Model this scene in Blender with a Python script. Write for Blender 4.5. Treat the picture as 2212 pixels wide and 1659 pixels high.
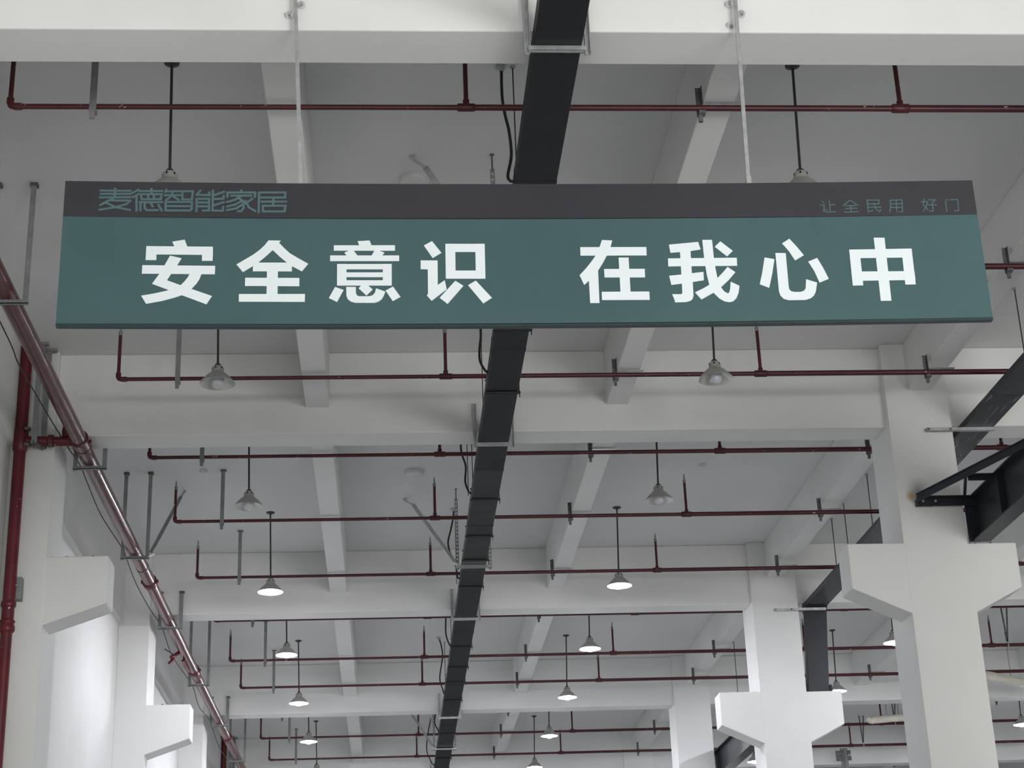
import bpy, math, random
from mathutils import Vector, Matrix

random.seed(7)
for _o in list(bpy.data.objects):
    bpy.data.objects.remove(_o, do_unlink=True)
scene = bpy.context.scene
COL = scene.collection
EYE = 1.6                     # camera height; heights below are measured from the lens and lifted by EYE

# ------------------------------------------------------------------ camera
PITCH, YAW, ROLL = math.radians(21.574), math.radians(4.471), math.radians(-2.177)
FOCAL_PX = 3729.2             # for a 2212 px wide frame
_f = Vector((math.sin(YAW)*math.cos(PITCH), math.cos(YAW)*math.cos(PITCH), math.sin(PITCH)))
_r = Vector((math.cos(YAW), -math.sin(YAW), 0))
_u = _r.cross(_f)
_r2 = _r*math.cos(ROLL) + _u*math.sin(ROLL)
_u2 = _u*math.cos(ROLL) - _r*math.sin(ROLL)
cam_data = bpy.data.cameras.new('camera')
cam_data.sensor_width = 36.0
cam_data.lens = FOCAL_PX/2212*36.0
cam_data.clip_end = 300
cam = bpy.data.objects.new('camera', cam_data)
m = Matrix((_r2, _u2, -_f)).transposed().to_4x4()
m.translation = Vector((0, 0, EYE))
cam.matrix_world = m
COL.objects.link(cam)
scene.camera = cam

# ------------------------------------------------------------------ world and daylight
world = bpy.data.worlds.new('world')
scene.world = world
world.use_nodes = True
bg = world.node_tree.nodes['Background']
bg.inputs[0].default_value = (0.80, 0.88, 1.0, 1)
bg.inputs[1].default_value = 1.0

def area_light(name, loc, aim, sx, sy, watts, colour):
    d = bpy.data.lights.new(name, 'AREA')
    d.shape = 'RECTANGLE'; d.size = sx; d.size_y = sy; d.energy = watts; d.color = colour
    o = bpy.data.objects.new(name, d)
    o.location = loc
    o.rotation_euler = (Vector(aim)-Vector(loc)).to_track_quat('-Z', 'Y').to_euler()
    COL.objects.link(o)
    return o
# daylight entering by the loading door and the windows in the wall behind the photographer
area_light('daylight_door', (10.0, -7.7, 2.9), (10.0, 20, 2.9), 9.0, 4.8, 2000, (1.0, 0.99, 0.955))
area_light('daylight_window', (0.5, -7.7, 3.2), (0.5, 20, 3.2), 5.0, 3.0, 500, (1.0, 0.99, 0.955))
BULB_STRENGTH = 1080.0

scene.view_settings.view_transform = 'Standard'
scene.view_settings.look = 'None'
scene.view_settings.gamma = 1.0
scene.view_settings.use_curve_mapping = False
scene.view_settings.exposure = 0.0
scene.cycles.use_denoising = True
scene.cycles.max_bounces = 6
scene.cycles.diffuse_bounces = 4
scene.cycles.glossy_bounces = 2
scene.cycles.caustics_reflective = False
scene.cycles.caustics_refractive = False
scene.cycles.use_light_tree = False
scene.cycles.use_adaptive_sampling = False
world.cycles.sampling_method = 'NONE'

# ------------------------------------------------------------------ sign lettering (x, height) and cable runs, in metres
BIG_CHARACTERS=[
 [[(-1.350,4.952),(-1.272,4.966),(-1.254,4.917),(-1.336,4.918)],[(-1.511,4.921),(-1.093,4.915),(-1.091,4.857),(-1.509,4.863)],[(-1.511,4.921),(-1.447,4.920),(-1.445,4.822),(-1.512,4.823)],[(-1.161,4.916),(-1.093,4.915),(-1.092,4.815),(-1.159,4.816)],[(-1.531,4.787),(-1.075,4.780),(-1.075,4.721),(-1.531,4.728)],[(-1.360,4.853),(-1.287,4.834),(-1.314,4.783),(-1.348,4.726),(-1.373,4.681),(-1.465,4.657),(-1.422,4.726),(-1.392,4.785)],[(-1.465,4.657),(-1.373,4.681),(-1.286,4.646),(-1.218,4.620),(-1.089,4.570),(-1.122,4.513),(-1.277,4.577),(-1.358,4.612)],[(-1.234,4.723),(-1.159,4.723),(-1.170,4.689),(-1.188,4.657),(-1.218,4.620),(-1.246,4.597),(-1.277,4.577),(-1.322,4.560),(-1.399,4.538),(-1.496,4.519),(-1.529,4.575),(-1.443,4.591),(-1.358,4.612),(-1.314,4.629),(-1.286,4.646),(-1.261,4.675),(-1.244,4.701)]],
 [[(-0.743,4.959),(-0.665,4.957),(-0.675,4.941),(-0.715,4.890),(-0.764,4.840),(-0.805,4.802),(-0.838,4.778),(-0.900,4.736),(-0.942,4.790),(-0.891,4.823),(-0.838,4.858),(-0.797,4.892),(-0.766,4.925)],[(-0.718,4.952),(-0.675,4.941),(-0.643,4.904),(-0.606,4.867),(-0.553,4.832),(-0.489,4.792),(-0.529,4.739),(-0.592,4.776),(-0.624,4.801),(-0.669,4.842),(-0.715,4.890)],[(-0.837,4.802),(-0.592,4.801),(-0.592,4.739),(-0.838,4.741)],[(-0.749,4.746),(-0.680,4.745),(-0.680,4.576),(-0.749,4.576)],[(-0.885,4.696),(-0.544,4.693),(-0.544,4.635),(-0.885,4.639)],[(-0.922,4.583),(-0.508,4.581),(-0.509,4.526),(-0.921,4.530)]],
 [[(-0.176,4.951),(-0.100,4.956),(-0.087,4.921),(-0.166,4.921)],[(-0.328,4.922),(0.062,4.921),(0.062,4.882),(-0.328,4.884)],[(-0.229,4.885),(-0.202,4.885),(-0.176,4.848),(-0.246,4.848),(-0.261,4.870)],[(-0.069,4.884),(-0.042,4.884),(-0.005,4.869),(-0.021,4.847),(-0.088,4.847)],[(-0.351,4.850),(0.088,4.848),(0.088,4.808),(-0.351,4.810)],[(-0.307,4.789),(0.040,4.788),(0.040,4.750),(-0.307,4.752)],[(-0.307,4.730),(0.040,4.729),(0.039,4.695),(-0.307,4.697)],[(-0.307,4.675),(0.039,4.673),(0.039,4.636),(-0.307,4.638)],[(-0.307,4.789),(-0.247,4.789),(-0.247,4.638),(-0.307,4.638)],[(-0.017,4.788),(0.040,4.788),(0.039,4.636),(-0.018,4.636)],[(-0.319,4.628),(-0.265,4.607),(-0.307,4.523),(-0.358,4.551)],[(-0.249,4.628),(-0.188,4.627),(-0.188,4.585),(-0.181,4.568),(-0.167,4.562),(-0.101,4.562),(-0.080,4.570),(-0.068,4.587),(-0.060,4.617),(-0.002,4.594),(-0.012,4.566),(-0.025,4.542),(-0.044,4.526),(-0.070,4.516),(-0.191,4.517),(-0.217,4.524),(-0.239,4.541),(-0.248,4.568)],[(-0.154,4.638),(-0.112,4.638),(-0.082,4.609),(-0.122,4.567),(-0.171,4.617)],[(0.047,4.628),(0.093,4.556),(0.044,4.527),(-0.001,4.601)]],
 [[(0.300,4.950),(0.359,4.866),(0.302,4.829),(0.247,4.919)],[(0.225,4.813),(0.333,4.812),(0.331,4.639),(0.376,4.673),(0.387,4.608),(0.290,4.529),(0.260,4.567),(0.268,4.579),(0.269,4.749),(0.224,4.751)],[(0.385,4.930),(0.638,4.929),(0.637,4.871),(0.384,4.872)],[(0.383,4.740),(0.636,4.739),(0.636,4.681),(0.383,4.683)],[(0.385,4.930),(0.448,4.930),(0.446,4.682),(0.383,4.683)],[(0.577,4.929),(0.638,4.929),(0.636,4.681),(0.575,4.682)],[(0.443,4.668),(0.494,4.632),(0.390,4.506),(0.341,4.549)],[(0.574,4.668),(0.673,4.547),(0.617,4.508),(0.523,4.636)]],
 [[(1.255,4.903),(1.685,4.902),(1.684,4.842),(1.254,4.842)],[(1.399,4.954),(1.466,4.950),(1.452,4.902),(1.425,4.842),(1.396,4.789),(1.362,4.735),(1.299,4.663),(1.267,4.634),(1.241,4.703),(1.286,4.753),(1.321,4.798),(1.352,4.842),(1.380,4.902)],[(1.299,4.694),(1.362,4.735),(1.359,4.507),(1.299,4.507)],[(1.500,4.827),(1.565,4.827),(1.563,4.583),(1.498,4.584)],[(1.401,4.746),(1.665,4.746),(1.663,4.685),(1.401,4.686)],[(1.377,4.585),(1.684,4.585),(1.683,4.526),(1.376,4.527)]],
 [[(1.834,4.919),(2.027,4.938),(2.039,4.884),(1.972,4.872),(1.903,4.865),(1.840,4.860)],[(1.821,4.820),(2.271,4.823),(2.269,4.765),(1.819,4.763)],[(1.903,4.870),(1.972,4.873),(1.969,4.711),(1.970,4.652),(1.968,4.554),(1.960,4.531),(1.943,4.517),(1.915,4.510),(1.846,4.508),(1.841,4.534),(1.830,4.566),(1.887,4.565),(1.897,4.572),(1.899,4.640)],[(1.820,4.696),(1.900,4.704),(2.045,4.723),(2.044,4.663),(1.900,4.640),(1.830,4.631)],[(2.055,4.952),(2.119,4.952),(2.121,4.821),(2.124,4.764),(2.133,4.678),(2.151,4.613),(2.170,4.583),(2.191,4.569),(2.200,4.573),(2.209,4.600),(2.217,4.652),(2.272,4.622),(2.262,4.573),(2.245,4.535),(2.222,4.513),(2.197,4.507),(2.165,4.513),(2.134,4.533),(2.099,4.574),(2.076,4.633),(2.065,4.702),(2.061,4.765),(2.057,4.821)],[(2.173,4.941),(2.249,4.872),(2.208,4.832),(2.133,4.902)],[(2.205,4.757),(2.253,4.719),(2.204,4.662),(2.151,4.613),(2.099,4.574),(2.017,4.527),(1.979,4.577),(2.036,4.606),(2.076,4.630),(2.133,4.678),(2.173,4.719)]],
 [[(2.454,4.824),(2.518,4.812),(2.495,4.712),(2.465,4.607),(2.405,4.633),(2.428,4.712)],[(2.528,4.856),(2.596,4.855),(2.593,4.616),(2.594,4.598),(2.605,4.583),(2.626,4.577),(2.667,4.577),(2.690,4.585),(2.703,4.603),(2.712,4.667),(2.782,4.643),(2.767,4.579),(2.753,4.552),(2.729,4.532),(2.695,4.520),(2.585,4.519),(2.553,4.528),(2.534,4.551),(2.526,4.580)],[(2.630,4.959),(2.672,4.903),(2.714,4.839),(2.653,4.801),(2.619,4.867),(2.578,4.925)],[(2.800,4.819),(2.833,4.746),(2.861,4.669),(2.798,4.642),(2.770,4.728),(2.738,4.793)]],
 [[(3.191,4.964),(3.263,4.964),(3.256,4.511),(3.186,4.511)],[(3.018,4.878),(3.434,4.884),(3.432,4.820),(3.017,4.816)],[(3.015,4.720),(3.433,4.721),(3.432,4.658),(3.015,4.653)],[(3.018,4.878),(3.087,4.879),(3.083,4.621),(3.014,4.620)],[(3.366,4.883),(3.434,4.884),(3.430,4.626),(3.361,4.625)]],
]
LOGO_CHARACTERS=[
 [[(-1.819,5.319),(-1.629,5.317)],[(-1.816,5.295),(-1.628,5.295)],[(-1.820,5.270),(-1.627,5.271)],[(-1.727,5.333),(-1.727,5.269)],[(-1.724,5.270),(-1.761,5.249),(-1.814,5.214)],[(-1.760,5.248),(-1.627,5.246)],[(-1.628,5.244),(-1.649,5.222),(-1.717,5.198),(-1.818,5.181)],[(-1.777,5.229),(-1.717,5.198),(-1.626,5.178)]],
 [[(-1.578,5.325),(-1.615,5.302)],[(-1.576,5.293),(-1.613,5.271)],[(-1.589,5.282),(-1.584,5.173)],[(-1.570,5.315),(-1.427,5.315)],[(-1.496,5.330),(-1.494,5.292)],[(-1.562,5.292),(-1.430,5.292),(-1.434,5.255),(-1.554,5.255),(-1.562,5.292)],[(-1.515,5.288),(-1.513,5.259)],[(-1.480,5.288),(-1.478,5.259)],[(-1.567,5.234),(-1.424,5.234)],[(-1.561,5.234),(-1.559,5.174)],[(-1.535,5.222),(-1.534,5.192),(-1.519,5.176),(-1.449,5.176)],[(-1.494,5.222),(-1.482,5.202)],[(-1.448,5.215),(-1.425,5.172)]],
 [[(-1.402,5.325),(-1.407,5.308)],[(-1.402,5.313),(-1.314,5.313)],[(-1.409,5.285),(-1.313,5.285)],[(-1.361,5.313),(-1.363,5.285),(-1.399,5.250)],[(-1.353,5.275),(-1.320,5.250)],[(-1.299,5.313),(-1.232,5.313),(-1.236,5.253),(-1.297,5.253),(-1.299,5.313)],[(-1.403,5.235),(-1.235,5.235),(-1.236,5.185),(-1.245,5.173),(-1.401,5.174),(-1.403,5.235)],[(-1.398,5.205),(-1.237,5.204)]],
 [[(-1.185,5.319),(-1.207,5.288),(-1.126,5.285)],[(-1.129,5.306),(-1.125,5.285)],[(-1.205,5.169),(-1.206,5.258),(-1.127,5.258),(-1.125,5.175),(-1.163,5.173)],[(-1.203,5.231),(-1.127,5.231)],[(-1.202,5.204),(-1.126,5.203)],[(-1.104,5.318),(-1.104,5.256),(-1.038,5.258),(-1.034,5.279)],[(-1.102,5.281),(-1.033,5.308)],[(-1.103,5.241),(-1.103,5.172),(-1.038,5.171),(-1.036,5.199)],[(-1.100,5.208),(-1.031,5.233)]],
 [[(-1.011,5.272),(-1.011,5.304),(-0.834,5.304),(-0.835,5.272)],[(-0.923,5.319),(-0.923,5.304)],[(-0.987,5.281),(-0.858,5.281)],[(-0.925,5.278),(-0.963,5.250),(-1.012,5.234)],[(-0.940,5.264),(-0.908,5.239),(-0.906,5.191),(-0.920,5.168),(-0.941,5.168)],[(-0.918,5.241),(-0.959,5.216),(-1.011,5.201)],[(-0.911,5.216),(-0.953,5.188),(-1.012,5.175)],[(-0.851,5.258),(-0.895,5.221)],[(-0.895,5.241),(-0.871,5.194),(-0.830,5.168)]],
 [[(-0.809,5.161),(-0.809,5.304),(-0.640,5.304),(-0.642,5.267),(-0.801,5.267)],[(-0.792,5.237),(-0.635,5.237)],[(-0.716,5.264),(-0.718,5.207)],[(-0.783,5.207),(-0.638,5.207),(-0.644,5.165),(-0.782,5.166),(-0.783,5.207)]],
]
MOTTO_CHARACTERS=[
 [[(2.875,5.233),(2.889,5.222)],[(2.862,5.205),(2.887,5.206),(2.879,5.158),(2.901,5.173)],[(2.924,5.238),(2.922,5.155)],[(2.925,5.205),(2.957,5.210)],[(2.894,5.153),(2.960,5.156)]],
 [[(3.065,5.242),(3.015,5.201)],[(3.065,5.242),(3.111,5.204)],[(3.033,5.200),(3.096,5.202)],[(3.027,5.178),(3.102,5.182)],[(3.063,5.200),(3.063,5.156)],[(3.018,5.153),(3.109,5.156)]],
 [[(3.177,5.241),(3.258,5.242),(3.256,5.214),(3.179,5.213)],[(3.178,5.241),(3.177,5.153),(3.209,5.167)],[(3.178,5.188),(3.265,5.190)],[(3.219,5.213),(3.235,5.171),(3.250,5.153),(3.263,5.172)]],
 [[(3.334,5.240),(3.330,5.184),(3.321,5.154)],[(3.334,5.240),(3.413,5.243),(3.408,5.156),(3.384,5.154)],[(3.333,5.212),(3.412,5.215)],[(3.333,5.187),(3.409,5.187)],[(3.374,5.240),(3.368,5.153)]],
 [[(3.564,5.250),(3.553,5.206),(3.582,5.167)],[(3.544,5.229),(3.584,5.229),(3.572,5.195),(3.545,5.157)],[(3.594,5.243),(3.640,5.244),(3.614,5.220),(3.614,5.159),(3.590,5.157)],[(3.584,5.204),(3.642,5.205)]],
 [[(3.714,5.250),(3.723,5.240)],[(3.707,5.234),(3.707,5.155)],[(3.737,5.244),(3.791,5.246),(3.787,5.164),(3.761,5.160)]],
]
WALL_CABLE=[(-3.520,14.726,6.500),(-3.520,15.567,6.438),(-3.520,16.511,6.463),(-3.520,17.503,6.500),(-3.520,18.394,6.549),(-3.520,18.988,6.602),(-3.520,19.532,6.566),(-3.520,20.613,6.495),(-3.520,22.304,6.581),(-3.520,22.736,6.565),(-3.520,23.714,6.471),(-3.520,25.091,6.478),(-3.520,26.097,6.533),(-3.520,26.781,6.540),(-3.520,27.978,6.415),(-3.520,29.764,6.497),(-3.520,31.158,6.554),(-3.520,32.242,6.408),(-3.520,34.078,6.515),(-3.520,36.203,6.371),(-3.520,38.811,6.428)]
DROP_CABLES=[
 [(0.955,12.070,7.551),(0.952,12.070,7.291),(0.970,12.070,7.117),(0.997,12.070,6.962),(1.008,12.070,6.749),(0.974,12.070,6.569),(0.987,12.070,6.519),(1.030,12.070,6.511)],
 [(0.954,16.050,7.075),(0.957,16.050,6.896),(0.940,16.050,6.749),(0.941,16.050,6.619),(0.981,16.050,6.528),(1.033,16.050,6.495)],
 [(0.906,20.050,7.218),(0.913,20.050,7.045),(0.960,20.050,6.873),(0.949,20.050,6.676),(0.983,20.050,6.556),(1.050,20.050,6.526)],
 [(0.956,23.950,7.581),(0.945,23.950,7.427),(0.905,23.950,7.239),(0.863,23.950,7.038),(0.908,23.950,6.837),(0.965,23.950,6.692),(0.985,23.950,6.541),(1.044,23.950,6.520)],
 [(0.945,28.000,7.027),(0.938,28.000,6.706),(0.973,28.000,6.550),(1.047,28.000,6.479)],
 [(0.939,31.980,7.577),(1.002,31.980,7.246),(0.941,31.980,6.800),(0.988,31.980,6.595),(1.073,31.980,6.506)],
 [(0.958,36.000,6.966),(0.934,36.000,6.710),(1.014,36.000,6.551),(1.065,36.000,6.521)],
 [(0.954,40.000,7.550),(0.873,40.000,7.173),(0.845,40.000,6.819),(0.947,40.000,6.564),(1.057,40.000,6.492)],
]

# ------------------------------------------------------------------ materials
def new_mat(name):
    mt = bpy.data.materials.new(name); mt.use_nodes = True
    nt = mt.node_tree
    return mt, nt, nt.nodes['Principled BSDF']

def noise(nt, scale, detail=4.0, rough=0.55, coords='Object'):
    tc = nt.nodes.new('ShaderNodeTexCoord'); n = nt.nodes.new('ShaderNodeTexNoise')
    n.inputs['Scale'].default_value = scale; n.inputs['Detail'].default_value = detail
    n.inputs['Roughness'].default_value = rough
    nt.links.new(tc.outputs[coords], n.inputs['Vector'])
    return n

def ramp(nt, src, stops):
    r = nt.nodes.new('ShaderNodeValToRGB'); e = r.color_ramp.elements
    while len(e) < len(stops): e.new(0.5)
    for el, (pos, c) in zip(e, stops): el.position = pos; el.color = (*c, 1)
    nt.links.new(src, r.inputs[0])
    return r

def bump(nt, b, src, strength, dist=0.01):
    n = nt.nodes.new('ShaderNodeBump'); n.inputs['Strength'].default_value = strength
    n.inputs['Distance'].default_value = dist
    nt.links.new(src, n.inputs['Height']); nt.links.new(n.outputs[0], b.inputs['Normal'])

def mottled(name, dark, light, scale=3.0, rough=0.6, metal=0.0, bump_s=0.0, bump_scale=40.0, spec=0.5, lo=0.3, hi=0.7):
    mt, nt, b = new_mat(name)
    n = noise(nt, scale)
    r = ramp(nt, n.outputs[0], [(lo, dark), (hi, light)])
    nt.links.new(r.outputs[0], b.inputs['Base Color'])
    b.inputs['Roughness'].default_value = rough; b.inputs['Metallic'].default_value = metal
    b.inputs['Specular IOR Level'].default_value = spec
    if bump_s: bump(nt, b, noise(nt, bump_scale, 6).outputs[0], bump_s)
    return mt

def chipped(name, dark, light, chip, rough, amount=0.70, spec=0.4):
    """paint with small pale chips where it has flaked"""
    mt, nt, b = new_mat(name)
    base = ramp(nt, noise(nt, 5).outputs[0], [(0.3, dark), (0.7, light)])
    n2 = noise(nt, 21, 3, 0.6)
    msk = ramp(nt, n2.outputs[0], [(amount, (0, 0, 0)), (amount+0.025, (1, 1, 1))])
    mx = nt.nodes.new('ShaderNodeMix'); mx.data_type = 'RGBA'
    nt.links.new(msk.outputs[0], mx.inputs[0]); nt.links.new(base.outputs[0], mx.inputs[6])
    mx.inputs[7].default_value = (*chip, 1)
    nt.links.new(mx.outputs[2], b.inputs['Base Color'])
    b.inputs['Roughness'].default_value = rough
    b.inputs['Specular IOR Level'].default_value = spec
    return mt

M = {}
M['paint'] = mottled('white_wall_paint', (0.765, 0.765, 0.755), (0.82, 0.82, 0.812), 0.9, 0.75, bump_s=0.08, bump_scale=60, spec=0.25)
M['ceiling'] = mottled('ceiling_paint', (0.72, 0.72, 0.72), (0.77, 0.77, 0.77), 0.5, 0.8, bump_s=0.06, bump_scale=50, spec=0.2)
M['floor'] = mottled('grey_epoxy_floor', (0.40, 0.41, 0.405), (0.47, 0.48, 0.475), 0.6, 0.35)
M['red'] = chipped('dark_red_pipe_paint', (0.060, 0.011, 0.017), (0.092, 0.017, 0.025), (0.5, 0.42, 0.40), 0.38, 0.69)
M['red_main'] = chipped('red_main_pipe_paint', (0.085, 0.020, 0.025), (0.120, 0.030, 0.036), (0.55, 0.45, 0.44), 0.22, 0.73, 0.3)
M['red_riser'] = chipped('red_riser_paint', (0.095, 0.009, 0.015), (0.140, 0.016, 0.024), (0.6, 0.55, 0.5), 0.42, 0.70)
M['galv'] = mottled('galvanised_steel', (0.42, 0.43, 0.44), (0.60, 0.61, 0.62), 14, 0.42, 0.75)
M['angle'] = mottled('dull_grey_angle_iron', (0.20, 0.21, 0.215), (0.29, 0.30, 0.305), 9, 0.55, 0.25)
M['bracket'] = mottled('dark_grey_bracket_steel', (0.075, 0.077, 0.08), (0.20, 0.203, 0.206), 22, 0.5, 0.3)
M['chrome'] = mottled('bright_plated_steel', (0.62, 0.63, 0.64), (0.78, 0.79, 0.80), 30, 0.25, 0.9)
M['duct'] = mottled('charcoal_duct_paint', (0.012, 0.0125, 0.0165), (0.018, 0.019, 0.0245), 2.5, 0.55, spec=0.22)
M['duct_slate_haze'] = mottled('slate_aisle_duct_paint_with_haze', (0.030, 0.031, 0.037), (0.042, 0.043, 0.051), 2.5, 0.5, spec=0.3)  # lighter aisle duct paint, its base colour raised further to imitate flare haze
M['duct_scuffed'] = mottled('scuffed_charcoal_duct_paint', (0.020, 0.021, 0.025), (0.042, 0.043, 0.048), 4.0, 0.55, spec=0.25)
def scratched(name, dark, light, scratch):
    mt, nt, b = new_mat(name)
    base = ramp(nt, noise(nt, 3).outputs[0], [(0.3, dark), (0.7, light)])
    tc = nt.nodes.new('ShaderNodeTexCoord'); mp = nt.nodes.new('ShaderNodeMapping')
    mp.inputs['Scale'].default_value = (26, 1.6, 26)
    n2 = nt.nodes.new('ShaderNodeTexNoise'); n2.inputs['Scale'].default_value = 1.0; n2.inputs['Detail'].default_value = 5
    nt.links.new(tc.outputs['Object'], mp.inputs['Vector']); nt.links.new(mp.outputs[0], n2.inputs['Vector'])
    msk = ramp(nt, n2.outputs[0], [(0.60, (0, 0, 0)), (0.66, (0.75, 0.75, 0.75))])
    mx = nt.nodes.new('ShaderNodeMix'); mx.data_type = 'RGBA'
    nt.links.new(msk.outputs[0], mx.inputs[0]); nt.links.new(base.outputs[0], mx.inputs[6]); mx.inputs[7].default_value = (*scratch, 1)
    nt.links.new(mx.outputs[2], b.inputs['Base Color']); b.inputs['Roughness'].default_value = 0.5; b.inputs['Specular IOR Level'].default_value = 0.25
    return mt
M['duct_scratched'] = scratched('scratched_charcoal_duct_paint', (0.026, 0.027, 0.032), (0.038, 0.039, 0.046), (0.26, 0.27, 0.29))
M['steel_dark'] = mottled('slate_girder_paint', (0.017, 0.019, 0.026), (0.026, 0.029, 0.038), 2.0, 0.42, spec=0.3)
M['black'] = mottled('black_rubber', (0.008, 0.008, 0.009), (0.016, 0.016, 0.017), 20, 0.5)
M['stem'] = mottled('dark_stem_enamel', (0.020, 0.021, 0.021), (0.035, 0.036, 0.036), 12, 0.4)
M['shade'] = mottled('pale_enamel_shade', (0.34, 0.34, 0.32), (0.44, 0.44, 0.42), 12, 0.35, 0.3)
M['reflector'] = mottled('brushed_reflector', (0.62, 0.62, 0.60), (0.72, 0.72, 0.70), 18, 0.28, 0.6)
M['bulb_off'] = mottled('frosted_bulb', (0.62, 0.64, 0.68), (0.70, 0.72, 0.76), 10, 0.25)
M['plastic'] = mottled('white_plastic', (0.66, 0.66, 0.66), (0.74, 0.74, 0.74), 6, 0.45)
M['cream'] = mottled('cream_pipe_wrap', (0.72, 0.69, 0.57), (0.86, 0.84, 0.74), 7, 0.5, bump_s=0.3, bump_scale=25)
M['rubble'] = mottled('dark_mortar_crumbs', (0.03, 0.03, 0.03), (0.12, 0.12, 0.11), 30, 0.9)
M['sign_green'] = mottled('sign_green_film', (0.046, 0.100, 0.106), (0.054, 0.114, 0.120), 1.2, 0.33, spec=0.6)
M['sign_dark'] = mottled('sign_charcoal_film', (0.026, 0.025, 0.032), (0.031, 0.030, 0.038), 1.2, 0.36, spec=0.6)
M['sign_rail'] = mottled('sign_dark_rail', (0.012, 0.03, 0.032), (0.02, 0.04, 0.042), 4, 0.4)
M['letter'] = mottled('white_letter_film', (0.78, 0.85, 0.87), (0.82, 0.88, 0.90), 2, 0.4)
M['letter_teal'] = mottled('teal_letter_film', (0.070, 0.128, 0.135), (0.084, 0.150, 0.156), 3, 0.4)
M['bolt'] = M['chrome']
mt, nt, b = new_mat('lit_bulb')
b.inputs['Base Color'].default_value = (0.9, 0.9, 0.9, 1)
b.inputs['Emission Color'].default_value = (0.93, 0.94, 1.0, 1)
b.inputs['Emission Strength'].default_value = BULB_STRENGTH
M['bulb_lit'] = mt

# white column paint with a scorch and rust stain where the girder bar was welded to it
mt, nt, b = new_mat('white_wall_paint_with_rust_stain')
base = ramp(nt, noise(nt, 0.9).outputs[0], [(0.3, (0.765, 0.765, 0.755)), (0.7, (0.82, 0.82, 0.812))])
def blob(nt, loc, size, power):
    geo = nt.nodes.new('ShaderNodeNewGeometry')
    mp = nt.nodes.new('ShaderNodeMapping'); mp.vector_type = 'TEXTURE'
    mp.inputs['Location'].default_value = loc; mp.inputs['Scale'].default_value = size
    nt.links.new(geo.outputs['Position'], mp.inputs['Vector'])
    g = nt.nodes.new('ShaderNodeTexGradient'); g.gradient_type = 'SPHERICAL'
    nt.links.new(mp.outputs[0], g.inputs[0])
    mm = nt.nodes.new('ShaderNodeMath'); mm.operation = 'POWER'; mm.inputs[1].default_value = power
    nt.links.new(g.outputs['Fac'], mm.inputs[0])
    return mm.outputs[0]
prev = base.outputs[0]
for loc, size, power, c in (((5.89, 17.95, 5.79+EYE), (0.15, 0.3, 0.19), 1.3, (0.36, 0.36, 0.35)), ((5.80, 17.95, 5.735+EYE), (0.075, 0.3, 0.085), 0.9, (0.52, 0.36, 0.20))):
    mx = nt.nodes.new('ShaderNodeMix'); mx.data_type = 'RGBA'
    nt.links.new(blob(nt, loc, size, power), mx.inputs[0]); nt.links.new(prev, mx.inputs[6]); mx.inputs[7].default_value = (*c, 1)
    prev = mx.outputs[2]
nt.links.new(prev, b.inputs['Base Color']); b.inputs['Roughness'].default_value = 0.75
b.inputs['Specular IOR Level'].default_value = 0.25
M['paint_stained'] = mt

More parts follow.
